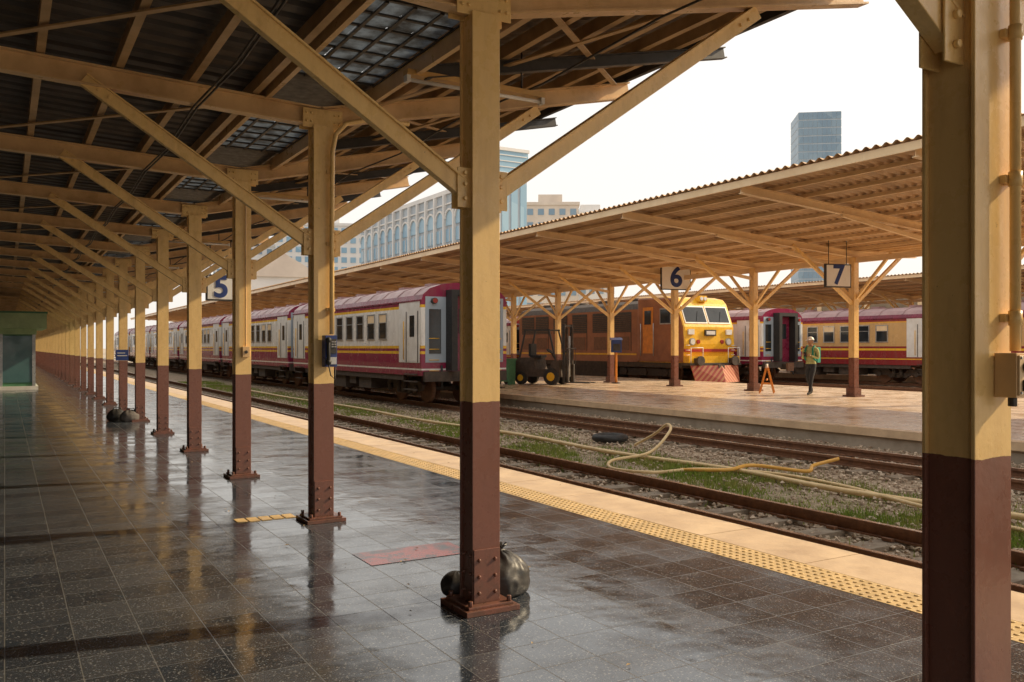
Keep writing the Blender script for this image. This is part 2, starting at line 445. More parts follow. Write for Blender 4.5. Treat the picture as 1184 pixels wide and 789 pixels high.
# ---------------------------------------------------------------- near columns
SL=.045
def near_column_mesh():
    b=MB(); H=3.30; w=.078
    b.bb(-w+.006,w-.006,-w+.012,w-.012,.04,H,'col')
    b.bb(-w-.008,w+.008,-w,-w+.012,.04,H,'col'); b.bb(-w-.008,w+.008,w-.012,w,.04,H,'col')
    b.bb(-.165,.165,-.165,.165,0,.03,'col'); b.bb(-.14,.14,-.14,.14,.03,.045,'col')
    for s in (-1,1):
        b.bb(-.082,.082,s*w-(.010 if s<0 else 0),s*w+(.010 if s>0 else 0),.045,.34,'col')
        for z in (.10,.19,.28):
            for x in (-.05,.05):
                b.cyl((x,s*(w+.010),z),(x,s*(w+.021),z),.013,'col',8,.007)
        for z in (.1,.2,.3):
            for y in (-.04,.04): b.cyl((s*(w-.006),y,z),(s*(w+.012),y,z),.013,'col',8,.007)
        for x in (-.12,.12): b.cyl((x,s*.12,.045),(x,s*.12,.075),.014,'col',6)
        b.bb(-.17,.17,s*.052-.005,s*.052+.005,H-.02,H+.14,'col')
        for x in (-.14,-.1,.1,.14):
            b.cyl((x,s*.057,H+.03),(x,s*.07,H+.03),.012,'col',8,.006); b.cyl((x,s*.057,H+.1),(x,s*.07,H+.1),.012,'col',8,.006)
        for y in (-.035,.035):
            b.obox((s*(w+.03),y,2.33),Vector((.05,0,0)),Vector((0,.004,0)),Vector((0,0,.11)),'col')
            for z in (2.27,2.35,2.41): b.cyl((s*(w+.035),y*1.1,z),(s*(w+.035),y*1.55,z),.012,'col',8)
    for p1,p2 in (((-w,0,2.30),(-1.80,0,3.42)),((w,0,2.30),(2.15,0,3.74))):
        b.beam(p1,p2,.055,.085,'col')
        d=(Vector(p2)-Vector(p1)).normalized(); up=Vector((0,1,0)).cross(d)
        if up.z<0: up=-up
        o=up*.0485
        b.beam(Vector(p1)+o,Vector(p2)+o,.085,.012,'col')
        e=Vector(p2)-d*.12
        for k in (0,.09): b.cyl(e-d*k+Vector((0,-.028,0)),e-d*k+Vector((0,-.042,0)),.012,'col',8)
    return b.mesh('steel_column')
cm=near_column_mesh()
for i,y in enumerate(COLY):
    place(cm,'steel_column',(CX+(.035 if i==2 else 0),y,0),0,None,.004 if i<7 else 0)

# ---------------------------------------------------------------- near canopy
can=empty('platform_canopy')
b=MB()
zR=lambda x:3.30+.22*(x-CX); zL=lambda x:3.30+SL*(CX-x)
for y in COLY:
    b.ibeam((CX,y,zL(CX)+.08),(-3.6,y,zL(-3.6)+.08),.10,.16,'cream')
    b.ibeam((CX,y,zR(CX)+.081),(5.55,y,zR(5.55)+.081),.10,.16,'cream')
    b.ibeam((-3.6,y,zL(-3.6)+.08),(-9,y,3.35),.10,.16,'cream')
b.finish('rafters',parent=can)
b=MB()
def purl(b,x,z,h=.10,m='purlin',w=.05):
    b.bb(x-.006,x+.006,YMIN,YMAX,z,z+h,m); b.bb(x+.006,x+w,YMIN,YMAX,z,z+.01,m)
for x in (-3.3,-2.7,-2.1,-1.5,-.9,-.35,.2,.72,1.24,1.72): purl(b,x,zL(x)+.17)
for x in (2.95,3.35,3.8,4.25,4.7,5.1): purl(b,x,zR(x)+.17)
for x in (1.84,2.64):
    b.bb(x-.02,x+.02,YMIN,YMAX,3.47,3.60,'cream')
b.bb(5.47,5.52,YMIN,YMAX,zR(5.5)+.17,zR(5.5)+.26,'darksteel')
b.finish('purlins',parent=can)
b=MB()
for y in COLY:
    yy=y+1.62
    b.ibeam((2.7,yy,zR(2.7)+.11),(5.72,yy,zR(5.72)+.11),.07,.10,'darksteel',.01)
    b.beam((2.75,y+.1,zR(2.75)+.135),(5.3,y+SP-.1,zR(5.3)+.135),.05,.012,'purlin')
    b.beam((1.8,y+.1,zL(1.8)+.15),(-.2,y+SP-.1,zL(-.2)+.15),.05,.012,'purlin')
    b.beam((2.75,y+SP-.1,zR(2.75)+.12),(4.3,y+.1,zR(4.3)+.12),.05,.012,'purlin')
b.finish('secondary_framing',parent=can)
b=MB()
for x,z in ((3.6,3.55),(1.3,3.33),(1.27,3.33)):
    pts=[]
    for y in COLY:
        pts.append((x,y,z)); pts.append((x+.01,y+SP/2,z-.05))
    b.tube(pts,.009,'darksteel',5)
b.tube([(3.9,7.6,3.65),(3.9,7.6,3.3),(3.93,7.6,3.22),(3.9,7.6,3.16),(3.86,7.6,3.2)],.012,'darksteel',6)
b.finish('cables',parent=can)
def sheet(poly,y0,y1,m,period=.22,amp=.018,kind='trap',name='roof_sheets',parent=None):
    b=MB(); ys=[];y=y0
    while y<y1:
        if kind=='trap':
            for f,h in ((0,0),(.55,0),(.65,1),(.9,1)): ys.append((y+f*period,h*amp*1.6))
        else:
            for k in range(6): ys.append((y+k*period/6,amp*math.sin(2*math.pi*k/6)))
        y+=period
    prev=None
    for yy,h in ys:
        row=[b.bm.verts.new((x,yy,z+h)) for x,z in poly]
        if prev:
            for k in range(len(row)-1): b.face([prev[k],prev[k+1],row[k+1],row[k]],m,kind!='trap')
        prev=row
    return b.finish(name,parent=parent,recalc=False)
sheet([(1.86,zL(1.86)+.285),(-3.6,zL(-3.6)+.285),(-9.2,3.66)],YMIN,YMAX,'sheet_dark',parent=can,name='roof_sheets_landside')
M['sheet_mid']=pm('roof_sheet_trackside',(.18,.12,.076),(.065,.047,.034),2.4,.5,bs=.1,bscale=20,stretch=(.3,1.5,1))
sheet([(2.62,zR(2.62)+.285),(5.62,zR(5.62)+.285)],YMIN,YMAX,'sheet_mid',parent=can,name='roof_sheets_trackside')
b=MB()
prev=YMIN
for y in COLY:
    ya,yb=y+.75,y+2.45
    if prev<ya: b.bb(1.86,2.62,prev,ya,3.62,3.65,'darksteel')
    n=7; m_=4
    w_=(2.62-1.86)/m_; l_=(yb-ya)/n
    for k in range(n):
        for j in range(m_):
            b.bb(1.86+j*w_+.004,1.86+(j+1)*w_-.004,ya+k*l_+.005,ya+(k+1)*l_-.005,3.615+random.uniform(0,.006),3.625+random.uniform(0,.006),'skylight')
    for k in range(n+1): b.bb(1.85,2.63,ya+k*l_-.014,ya+k*l_+.014,3.60,3.613,'darksteel')
    for j in range(m_+1): b.bb(1.86+j*w_-.012,1.86+j*w_+.012,ya,yb,3.588,3.60,'darksteel')
    prev=yb
b.finish('valley_skylights',parent=can)
def lampfix(x,y,z):
    b=MB(); b.bb(-.6,.6,-.04,.04,0,.04,'tan'); b.cyl((-.57,0,-.03),(.57,0,-.03),.015,'white',8)
    b.bb(-.6,-.57,-.03,.03,-.05,0,'white'); b.bb(.57,.6,-.03,.03,-.05,0,'white')
    b.cyl((-.4,0,.04),(-.4,0,.35),.008,'darksteel',6); b.cyl((.4,0,.04),(.4,0,.35),.008,'darksteel',6)
    b.finish('fluorescent_lamp',(x,y,z))
for k in range(6): lampfix(3.15,5.9+SP*2*k,3.46)
yC=COLY[4]
b=MB(); pts=[(CX+.75,yC-.12,3.40),(CX+.35,yC-.12,3.38),(CX+.18,yC-.12,3.33),(CX+.09,yC-.12,3.23),(CX+.06,yC-.12,3.08),(CX+.055,yC-.12,2.4),(CX+.055,yC-.12,1.56)]
b.tube(pts,.02,'col',10)
for z in (1.75,2.3,2.9): b.bb(CX+.02,CX+.09,yC-.10,yC-.078,z,z+.03,'col')
b.finish('conduit_pipe')
b=MB()
b.bb(-.05,.05,-.09,0,-.13,.13,'blue'); b.bb(-.04,.04,-.105,-.09,-.02,.10,'darksteel'); b.cyl((-.035,-.125,-.08),(-.035,-.125,.09),.016,'black',8)
b.ball((-.035,-.125,-.09),.026,'black',8,6); b.ball((-.035,-.125,.09),.026,'black',8,6)
for i in range(3):
    for j in range(3): b.bb(-.005+i*.015,.005+i*.015,-.112,-.105,.03+j*.02,.042+j*.02,'silver')
b.bb(-.042,.042,-.1,-.09,-.11,-.05,'silver')
b.tube([(-.035,-.125,-.11),(-.02,-.14,-.2),(.015,-.13,-.23),(.04,-.08,-.12)],.006,'black',6)
b.finish('wall_telephone',(CX+.03,yC-.09,1.42),bevel=.004)
b=MB(); b.bb(-.04,.04,-.05,0,-.06,.06,'cream'); b.cyl((0,-.05,0),(0,-.06,0),.018,'darksteel',10); b.cyl((0,-.02,.06),(0,-.02,1.8),.009,'cream',8); b.finish('switch_box',(CX+.02,COLY[5]-.08,1.4),bevel=.004)
yA=COLY[2]; XA=CX+.035
b=MB(); b.cyl((XA+.052,yA-.108,1.44),(XA+.052,yA-.108,3.4),.0145,'col',12)
for z in (1.52,1.9,2.3,2.8): b.bb(XA+.026,XA+.078,yA-.096,yA-.079,z,z+.022,'col'); b.cyl((XA+.052,yA-.108,z-.01),(XA+.052,yA-.108,z+.03),.018,'col',12)
b.finish('conduit_pipe')
b=MB(); b.bb(-.03,.04,-.06,.0,-.06,.06,'cream'); b.bb(-.025,.035,-.066,-.06,-.054,.054,'creamlite')
b.cyl((.005,-.066,.022),(.005,-.074,.022),.016,'darksteel',12); b.bb(-.012,.022,-.072,-.066,-.042,-.012,'darksteel')
for x in (-.018,.028):
    for z in (-.047,.047): b.cyl((x,-.066,z),(x,-.07,z),.004,'silver',8)
b.cyl((.005,-.03,-.06),(.005,-.03,-.085),.012,'darksteel',8)
b.finish('switch_box',(XA+.03,yA-.08,1.375),bevel=.003)

# ---------------------------------------------------------------- platform 6/7 canopies
def col6_mesh(H):
    b=MB(); w=.09
    b.bb(-w,w,-w,w,.06,H,'col'); b.bb(-w-.01,w+.01,-w-.01,-w,.06,H,'col'); b.bb(-w-.01,w+.01,w,w+.01,.06,H,'col')
    b.bb(-.22,.22,-.22,.22,0,.05,'col'); b.bb(-.15,.15,-.15,.15,.05,.25,'col')
    for s,xx,zz in ((-1,2.6,H+.22),(1,2.3,H+.22)):
        b.beam((s*w,0,2.75),(s*xx,0,zz),.08,.1,'col')
    for s in (-1,1):
        b.beam((0,s*w,2.9),(0,s*1.25,H+.02),.07,.08,'col')
    return b.mesh('steel_column')
c6=col6_mesh(4.1)
for i,y in enumerate(COL6): place(c6,'steel_column',(C6X,y,0))
def canopy(xc,xl,zl,xr,zr,H,cols,y0,y1):
    e=empty('platform_canopy')
    b=MB()
    sl=(zl-.26-H)/(xc-xl); sr=(zr-.26-H)/(xr-xc)
    for y in cols:
        b.ibeam((xc,y,H+.09),(xl+.1,y,H+sl*(xc-xl-.1)+.09),.12,.18,'creamlite')
        b.ibeam((xc,y,H+.091),(xr-.1,y,H+sr*(xr-xc-.1)+.091),.12,.18,'creamlite')
        b.beam((xc-.1,y,H-.35),(xl+3.2,y,H+sl*(xc-xl-3.2)),.07,.10,'creamlite')
    b.finish('rafters',parent=e)
    b=MB(); n=int((xc-xl)/.95)
    for k in range(n+1):
        x=xl+.12+k*(xc-xl-.3)/n; z=H+sl*(xc-x)+.181
        b.bb(x-.03,x+.03,y0,y1,z,z+.08,'creamlite')
    n=int((xr-xc)/.95)
    for k in range(n+1):
        x=xc+.2+k*(xr-xc-.3)/n; z=H+sr*(x-xc)+.181
        b.bb(x-.03,x+.03,y0,y1,z,z+.08,'creamlite')
    b.bb(xl+.02,xl+.06,y0,y1,zl-.16,zl-.01,'creamlite')
    b.bb(xc-.05,xc+.05,y0,y1,H-.16,H-.002,'creamlite')
    b.finish('purlins',parent=e)
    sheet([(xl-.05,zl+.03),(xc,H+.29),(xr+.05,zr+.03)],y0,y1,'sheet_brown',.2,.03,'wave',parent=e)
    return e
canopy(C6X,12.95,4.88,24.6,4.5,4.1,COL6,-6,YMAX)
c7x=44; COL7=[18+4.2*i for i in range(-5,16)]
canopy(c7x,37.4,4.95,51,4.95,4.15,COL7,-6,90)
c7=col6_mesh(4.15)
for y in COL7: place(c7,'steel_column',(c7x,y,0))

# ---------------------------------------------------------------- signs
def numsign(ch,loc,w,h,rot=0,hang=.5):
    e=empty('platform_number_sign',loc,rot)
    b=MB(); b.bb(-w/2,w/2,-.04,.04,-h/2,h/2,'darksteel'); b.bb(-w/2+.035,w/2-.035,-.046,-.04,-h/2+.035,h/2-.035,'signwhite'); b.bb(-w/2+.035,w/2-.035,.04,.046,-h/2+.035,h/2-.035,'signwhite')
    for x in (-w*.35,w*.35): b.cyl((x,0,h/2),(x,0,h/2+hang),.012,'darksteel',6)
    b.finish('board',parent=e)
    c=bpy.data.curves.new('digit','FONT'); c.body=ch; c.size=h*1.15; c.align_x='CENTER'; c.align_y='CENTER'; c.extrude=.003; c.offset=.03*h
    o=bpy.data.objects.new('digit',c); scene.collection.objects.link(o); c.materials.append(M['blue']); o.parent=e; o.location=(0,-.052,0); o.rotation_euler=(R(90),0,0)
numsign('5',(4.16,19.95,2.78),.64,.58,hang=.9)
numsign('6',(21.25,24.35,4.0),1.2,.88,R(-14),hang=.3)
numsign('7',(20.15,16.3,3.46),.84,.66,R(-14),hang=.75)
b=MB(); b.bb(-.13,.13,-.015,.015,-.12,.12,'blue'); b.bb(-.1,.1,-.019,-.015,-.02,-.005,'white'); b.bb(-.1,.06,-.019,-.015,.04,.055,'white'); b.bb(-.04,.04,0,.2,-.02,.02,'darksteel')
b.finish('wall_sign',(CX-.05,COLY[9]-.28,1.28))

# ---------------------------------------------------------------- coaches
def coach_mesh(Ln,liv,ws=.98):
    b=MB()
    half=[(1.34,.66),(1.36,1.0),(1.36,2.72),(1.31,2.92),(1.10,3.10),(.75,3.22),(.35,3.28)]
    prof=half+[(-x,z) for x,z in half[::-1]]
    b.prism_y(prof,0,Ln,lambda x,z:'coachroof' if z>2.95 else ('maroon' if z>2.8 else liv),liv)
    y=.6
    while y<Ln:
        pr=[(x*1.006,z+.012) for x,z in half[3:]]; pr=pr+[(-x,z) for x,z in pr[::-1]]
        for (x0,z0),(x1,z1) in zip(pr[:-1],pr[1:]): b.beam((x0,y,z0),(x1,y,z1),.04,.015,'coachroof')
        y+=1.2
    for y in range(2,int(Ln),2):
        b.bb(-.25,.25,y-.2,y+.2,3.27,3.38,'coachroof')
    W=1.36
    for s in (-1,1):
        b.bb(s*(W+.01)-.02,s*(W+.01)+.02,0,Ln,2.74,2.78,'maroon')
        y=2.5
        while y<Ln-2.6:
            X=s*W
            b.obox((X+s*.004,y+.3,2.08),Vector((.004,0,0)),Vector((0,.28,0)),Vector((0,0,.36)),'glassdark')
            for yy in (y,y+.6): b.obox((X+s*.012,yy,2.08),Vector((.014,0,0)),Vector((0,.022,0)),Vector((0,0,.4)),'silver')
            for zz,hh in ((1.70,.02),(2.46,.02),(2.2,.012)): b.obox((X+s*.012,y+.3,zz),Vector((.013,0,0)),Vector((0,.277,0)),Vector((0,0,hh)),'silver')
            if random.random()<.35: b.obox((X+s*.010,y+.3,2.33),Vector((.003,0,0)),Vector((0,.277,0)),Vector((0,0,.12)),'creamlite')
            y+=ws
        for yy in (.1,Ln-1.55):
            X=s*W
            b.obox((X+s*.006,yy+.72,1.88),Vector((.007,0,0)),Vector((0,.72,0)),Vector((0,0,.86)),'white')
            b.obox((X+s*.012,yy+.5,1.75),Vector((.006,0,0)),Vector((0,.36,0)),Vector((0,0,.70)),'white')
            b.obox((X+s*.02,yy+.5,2.05),Vector((.004,0,0)),Vector((0,.16,0)),Vector((0,0,.3)),'glassdark')
            for q in (.1,.9): b.obox((X+s*.02,yy+q,1.75),Vector((.008,0,0)),Vector((0,.012,0)),Vector((0,0,.72)),'darksteel')
            b.cyl((X+s*.06,yy+1.0,1.1),(X+s*.06,yy+1.0,2.2),.015,'yellow',8)
            for zz in (.25,.48,.68): b.bb(min(X,X+s*.1)-.02,max(X,X+s*.1)+.0,yy+.15,yy+.85,zz,zz+.03,'grime')
        b.bb(s*1.26-.04,s*1.26+.04,1.4,Ln-1.4,.5,.66,'grime')
    for ye,d in ((0,-1),(Ln,1)):
        b.obox((0,ye+d*.006,1.95),Vector((1.24,0,0)),Vector((0,.006,0)),Vector((0,0,.92)),'bmull')
        for x in (-.52,.52): b.obox((x,ye+d*.2,1.85),Vector((.09,0,0)),Vector((0,.19,0)),Vector((0,0,1.05)),'black')
        b.obox((0,ye+d*.2,2.98),Vector((.61,0,0)),Vector((0,.19,0)),Vector((0,0,.08)),'black')
        b.obox((0,ye+d*.02,1.85),Vector((.42,0,0)),Vector((0,.01,0)),Vector((0,0,1.04)),'maroon')
        b.obox((0,ye+d*.034,2.2),Vector((.22,0,0)),Vector((0,.006,0)),Vector((0,0,.35)),'glassdark')
        for x in (-1.0,1.0):
            b.cyl((x,ye,2.75),(x,ye+d*.14,2.75),.085,'darksteel',12); b.cyl((x,ye+d*.14,2.75),(x,ye+d*.15,2.75),.07,'red',12)
            b.obox((x*.95,ye+d*.02,1.9),Vector((.18,0,0)),Vector((0,.012,0)),Vector((0,0,.62)),'glassdark')
            for z in (.8,1.1,1.4,1.7): b.cyl((x-.15,ye+d*.07,z),(x+.15,ye+d*.07,z),.012,'yellow',6)
            b.cyl((x*.75,ye+d*.03,.95),(x*.75,ye+d*.06,.3),.03,'black',8)
        b.bb(-1.3,1.3,min(ye,ye+d*.12),max(ye,ye+d*.12),.5,.78,'grime')
        b.bb(-.14,.14,min(ye,ye+d*.5),max(ye,ye+d*.5),.42,.68,'grime'); b.bb(-.2,.2,min(ye+d*.4,ye+d*.52),max(ye+d*.4,ye+d*.52),.36,.74,'rail_side')
        b.tube([(.3,ye,.55),(.35,ye+d*.3,.25),(.25,ye+d*.45,.2),(.18,ye+d*.4,.4)],.025,'black',6)
    for yc in (2.3,Ln-2.3):
        for s in (-1,1):
            b.prism_x([(yc-1.35,.36),(yc-1.2,.46),(yc-.5,.46),(yc-.35,.3),(yc+.35,.3),(yc+.5,.46),(yc+1.2,.46),(yc+1.35,.36),(yc+1.2,.18),(yc+.6,.2),(yc+.4,.08),(yc-.4,.08),(yc-.6,.2),(yc-1.2,.18)],s*.84-.05,s*.84+.05,'grime')
            b.cyl((s*.96,yc-.18,.12),(s*.96,yc-.18,.5),.08,'grime',10); b.cyl((s*.96,yc+.18,.12),(s*.96,yc+.18,.5),.08,'grime',10)
        for ya in (yc-.95,yc+.95):
            b.cyl((-.56,ya,.24),(.56,ya,.24),.07,'grime',10)
            for s in (-1,1):
                b.cyl((s*.47,ya,.24),(s*.6,ya,.24),.42,'rail_side',24); b.cyl((s*.9,ya,.24),(s*.98,ya,.24),.11,'grime',10)
    for (y0,y1,z0) in ((4.2,5.3,.15),(5.6,6.2,.25),(6.6,8.2,.1)):
        if y1<Ln-3.5:
            b.bb(-1.2,-.5,y0,y1,z0,.62,'grime'); b.bb(.5,1.2,y0,y1,z0,.62,'grime')
    b.bb(-1.2,1.2,1,Ln-1,.6,.67,'grime')
    return b.mesh('passenger_coach')
LC=12.3
cA=coach_mesh(LC,'livA')
y=21.9
for k in range(6):
    place(cA,'passenger_coach',(11.3,y,0)); y+=LC+.75
cB=coach_mesh(18,'livB')
place(coach_mesh(16,'livA'),'passenger_coach',(31.5,28.6,0)); place(cA,'passenger_coach',(31.5,45.4,0))
for k in range(4): place(cB,'passenger_coach',(35.9,4+18.7*k,0))
place(cB,'passenger_coach',(27.5,44.6,0)); place(cB,'passenger_coach',(27.5,63.4,0))

# ---------------------------------------------------------------- locomotive
def loco():
    e=empty('diesel_locomotive',(27.55,29.3,-.02)); e.scale=(1.09,1.08,1.08)
    b=MB()
    prof=[(0,.72),(-.06,1.5),(0,2.22),(.42,3.22),(.62,3.42),(1.1,3.52),(3.0,3.55),(3.0,.72)]
    b.prism_x(prof,-1.42,1.42,'yellow','locobrown')
    b.finish('cab',parent=e,bevel=.09)
    b=MB()
    half=[(1.37,.72),(1.37,3.05),(1.2,3.3),(.8,3.46),(.3,3.5)]
    pr=half+[(-x,z) for x,z in half[::-1]]
    b.prism_y(pr,3.0,13.2,lambda x,z:'grime' if z>3.1 else 'locobrown','locobrown')
    for s in (-1,1):
        b.bb(s*1.375-.008,s*1.375+.008,3.1,13.1,1.02,1.1,'yellow')
        for yy in (3.5,5.2,6.9,8.6,10.3,11.7):
            for k in range(9): b.beam((s*1.385,yy,2.1+k*.09),(s*1.385,yy+1.2,2.1+k*.09),.03,.02,'rail_side')
            b.bb(s*1.374-.01,s*1.374+.01,yy-.04,yy,1.2,2.95,'grime')
            b.bb(s*1.374-.01,s*1.374+.01,yy,yy+1.2,2.05,2.95,'darksteel')
            b.bb(s*1.374-.01,s*1.374+.01,yy+.1,yy+1.1,1.25,1.85,'rail_side')
    for yy in (4.5,7,9.5,12): b.cyl((0,yy,3.48),(0,yy,3.62),.5,'grime',16)
    b.finish('engine_body',parent=e)
    b=MB()
    t=Vector((0,.42,1.0)).normalized(); nrm=Vector((0,-1,.42)).normalized()
    for x0,x1 in ((-1.2,-.08),(.08,1.2)):
        c=Vector(((x0+x1)/2,0,2.22))+t*.55
        b.obox(c+nrm*.012,Vector(((x1-x0)/2+.05,0,0)),t*.40,nrm*.012,'white')
        b.obox(c+nrm*.028,Vector(((x1-x0)/2,0,0)),t*.34,nrm*.006,'glassdark')
        b.beam(c+nrm*.045-t*.3,c+nrm*.045+t*.15+Vector((.2,0,0)),.015,.015,'black')
    for s in (-1,1):
        b.obox((s*1.425,1.1,2.68),Vector((.006,0,0)),Vector((0,.36,0)),Vector((0,0,.34)),'silver')
        b.obox((s*1.433,1.1,2.68),Vector((.006,0,0)),Vector((0,.31,0)),Vector((0,0,.29)),'glassdark')
        b.obox((s*1.427,2.25,2.1),Vector((.006,0,0)),Vector((0,.34,0)),Vector((0,0,1.0)),'orange')
        b.obox((s*1.435,2.25,2.65),Vector((.006,0,0)),Vector((0,.22,0)),Vector((0,0,.3)),'glassdark')
        for yy in (1.82,2.68): b.cyl((s*1.48,yy,1.0),(s*1.48,yy,2.4),.018,'silver',8)
        b.cyl((s*1.0,-.04,1.6),(s*1.0,-.12,1.6),.15,'silver',16); b.cyl((s*1.0,-.12,1.6),(s*1.0,-.13,1.6),.12,'white',16)
        b.cyl((s*.66,-.04,1.6),(s*.66,-.1,1.6),.09,'red',12)
        b.bb(s*1.05-.16,s*1.05+.16,-.1,-.03,1.9,2.12,'white')
        for z in (1.05,1.25,1.45): b.cyl((s*1.25-.1,-.12,z),(s*1.25+.1,-.12,z),.014,'white',6)
        b.bb(s*.95-.18,s*.95+.18,-.5,-.05,.7,.92,'grime'); b.cyl((s*.95,-.5,.81),(s*.95,-.58,.81),.2,'grime',14)
    b.bb(-.3,.3,-.11,-.04,1.85,2.1,'darksteel'); b.bb(-.24,.24,-.116,-.11,1.9,2.05,'white')
    b.bb(-.22,.22,.35,.7,3.3,3.55,'yellow'); b.cyl((-.1,.35,3.43),(-.1,.32,3.43),.08,'white',12); b.cyl((.1,.35,3.43),(.1,.32,3.43),.08,'white',12)
    b.bb(-1.4,1.4,-.09,-.03,1.18,1.3,'red')
    b.bb(-1.42,1.42,-.42,.1,.62,.72,'grime'); b.bb(-1.4,1.4,-.34,.0,.72,1.0,'yellow')
    for x in (-1.35,-.7,.7,1.35): b.cyl((x,-.4,.72),(x,-.4,1.35),.016,'white',6)
    b.cyl((-1.35,-.4,1.35),(-.7,-.4,1.35),.016,'white',6); b.cyl((.7,-.4,1.35),(1.35,-.4,1.35),.016,'white',6)
    b.bb(-.16,.16,-.75,-.3,.42,.66,'grime')
    b.finish('cab_fittings',parent=e)
    b=MB()
    vs=[(-1.3,-.35,.62),(0,-.75,.62),(1.3,-.35,.62),(1.2,-.55,-.08),(0,-1.0,-.08),(-1.2,-.55,-.08)]
    v=[b.bm.verts.new(p) for p in vs]; v2=[b.bm.verts.new((p[0],p[1]+.05,p[2])) for p in vs]
    b.face([v[0],v[1],v[4],v[5]],'plow'); b.face([v[1],v[2],v[3],v[4]],'plow')
    b.face([v2[5],v2[4],v2[1],v2[0]],'plow'); b.face([v2[4],v2[3],v2[2],v2[1]],'plow')
    for i,j in ((0,1),(1,2),(2,3),(3,4),(4,5),(5,0)): b.face([v[i],v2[i],v2[j],v[j]],'plow')
    b.finish('snow_plough',parent=e)
    b=MB(); b.bb(-1.3,1.3,.2,13,.5,.72,'grime'); b.bb(-1.2,1.2,5.2,8.2,0,.5,'grime')
    for yc in (2.9,10.4):
        for s in (-1,1): b.bb(s*.95-.06,s*.95+.06,yc-1.9,yc+1.9,.12,.45,'grime')
        for ya in (yc-1.4,yc,yc+1.4):
            for s in (-1,1): b.cyl((s*.47,ya,.28),(s*.6,ya,.28),.46,'rail_side',20); b.cyl((s*1.0,ya,.28),(s*1.08,ya,.28),.13,'grime',10)
            b.cyl((-.5,ya,.28),(.5,ya,.28),.07,'grime',8)
    b.finish('running_gear',parent=e)
loco()

# ---------------------------------------------------------------- forklift
def forklift(loc,rot):
    b=MB()
    b.prism_x([(-1.0,.3),(-1.05,.9),(-.9,1.05),(-.2,1.05),(-.1,.6),(.5,.6),(.6,.95),(.9,.95),(.95,.3)],-.5,.5,'grime')
    b.prism_x([(-1.12,.28),(-1.2,.5),(-1.15,.95),(-1.0,1.0),(-1.0,.28)],-.52,.52,'orange')
    b.bb(-.25,.25,-.45,.0,1.05,1.15,'black'); b.bb(-.25,.25,-.55,-.45,1.1,1.6,'black')
    b.cyl((0,.55,.9),(0,.3,1.3),.025,'black',8); b.cyl((0,.28,1.28),(0,.3,1.31),.17,'black',16)
    for s in (-1,1):
        b.beam((s*.45,-.85,1.0),(s*.42,-.6,2.1),.06,.06,'darksteel'); b.beam((s*.45,.75,.95),(s*.42,.45,2.1),.06,.06,'darksteel')
        b.bb(s*.42-.03,s*.42+.03,-.65,.5,2.1,2.16,'darksteel')
        b.cyl((s*.38,.6,.32),(s*.58,.6,.32),.32,'black',18); b.cyl((s*.58,.6,.32),(s*.6,.6,.32),.17,'yellow',14)
        b.cyl((s*.38,-.75,.26),(s*.56,-.75,.26),.26,'black',18); b.cyl((s*.56,-.75,.26),(s*.58,-.75,.26),.13,'yellow',14)
        b.bb(s*.33-.05,s*.33+.05,1.0,1.1,.06,2.35,'darksteel'); b.bb(s*.22-.04,s*.22+.04,1.1,1.17,.1,2.2,'grime')
        b.bb(s*.25-.06,s*.25+.06,1.2,2.1,.08,.12,'darksteel'); b.bb(s*.25-.06,s*.25+.06,1.17,1.21,.08,.8,'darksteel')
    for k in range(6): b.bb(-.4,.4,-.58+k*.2,-.54+k*.2,2.12,2.15,'darksteel')
    for z in (.3,.75,1.25,2.25): b.bb(-.36,.36,1.02,1.08,z,z+.07,'darksteel')
    for k in range(5): b.bb(-.4+k*.2-.012,-.4+k*.2+.012,1.19,1.21,.8,1.4,'darksteel')
    b.bb(-.42,.42,1.19,1.21,1.4,1.43,'darksteel')
    b.cyl((0,1.12,.3),(0,1.12,1.9),.035,'silver',8)
    b.finish('forklift',loc,rot,bevel=.01)
forklift((18.35,28.8,0),R(-150))
b=MB()
b.prism_y([(-.22,.12),(.22,.12),(.27,.95),(-.27,.95)],-.25,.25,lambda x,z:'green','green'); b.bb(-.3,.3,-.29,.29,.95,1.02,'green')
for s in (-1,1): b.cyl((s*.2,.2,.1),(s*.27,.2,.1),.1,'black',12)
b.cyl((-.2,.32,.93),(.2,.32,.93),.02,'green',8); b.bb(-.2,.2,-.28,-.2,0,.12,'green')
b.finish('wheelie_bin',(16.95,29.3,0),.4,bevel=.012)

# ---------------------------------------------------------------- small things
def trestle(loc,rot):
    b=MB()
    for s in (-1,1):
        b.beam((s*.3,-.22,0),(s*.3,0,.9),.035,.035,'orange'); b.beam((s*.3,.22,0),(s*.3,0,.9),.035,.035,'orange'); b.beam((s*.3,-.14,.3),(s*.3,.14,.3),.03,.03,'orange')
    b.bb(-.36,.36,-.02,.02,.8,.92,'white'); b.bb(-.34,.34,-.015,.015,.4,.45,'orange')
    b.finish('trestle_barrier',loc,rot)
trestle((21.0,19.7,0),.7)
b=MB(); b.cyl((0,0,0),(0,0,1.7),.05,'orange',12); b.bb(-.2,.2,-.2,.1,1.25,1.75,'blue'); b.bb(-.15,.15,-.21,-.2,1.32,1.6,'darksteel'); b.cyl((0,0,0),(0,0,.04),.18,'darksteel',14); b.prism_x([(-.28,1.75),(.12,1.75),(.12,1.85)],-.24,.24,'blue')
b.finish('payphone',(21.3,28.0,0),-.5,bevel=.008)
b=MB(); seg=24
rings=[]
for i in range(seg):
    a=2*math.pi*i/seg; rings.append([b.bm.verts.new(((.26+.09*math.cos(t))*math.cos(a),(.26+.09*math.cos(t))*math.sin(a),.08+.075*math.sin(t))) for t in [k*math.pi/4 for k in range(8)]])
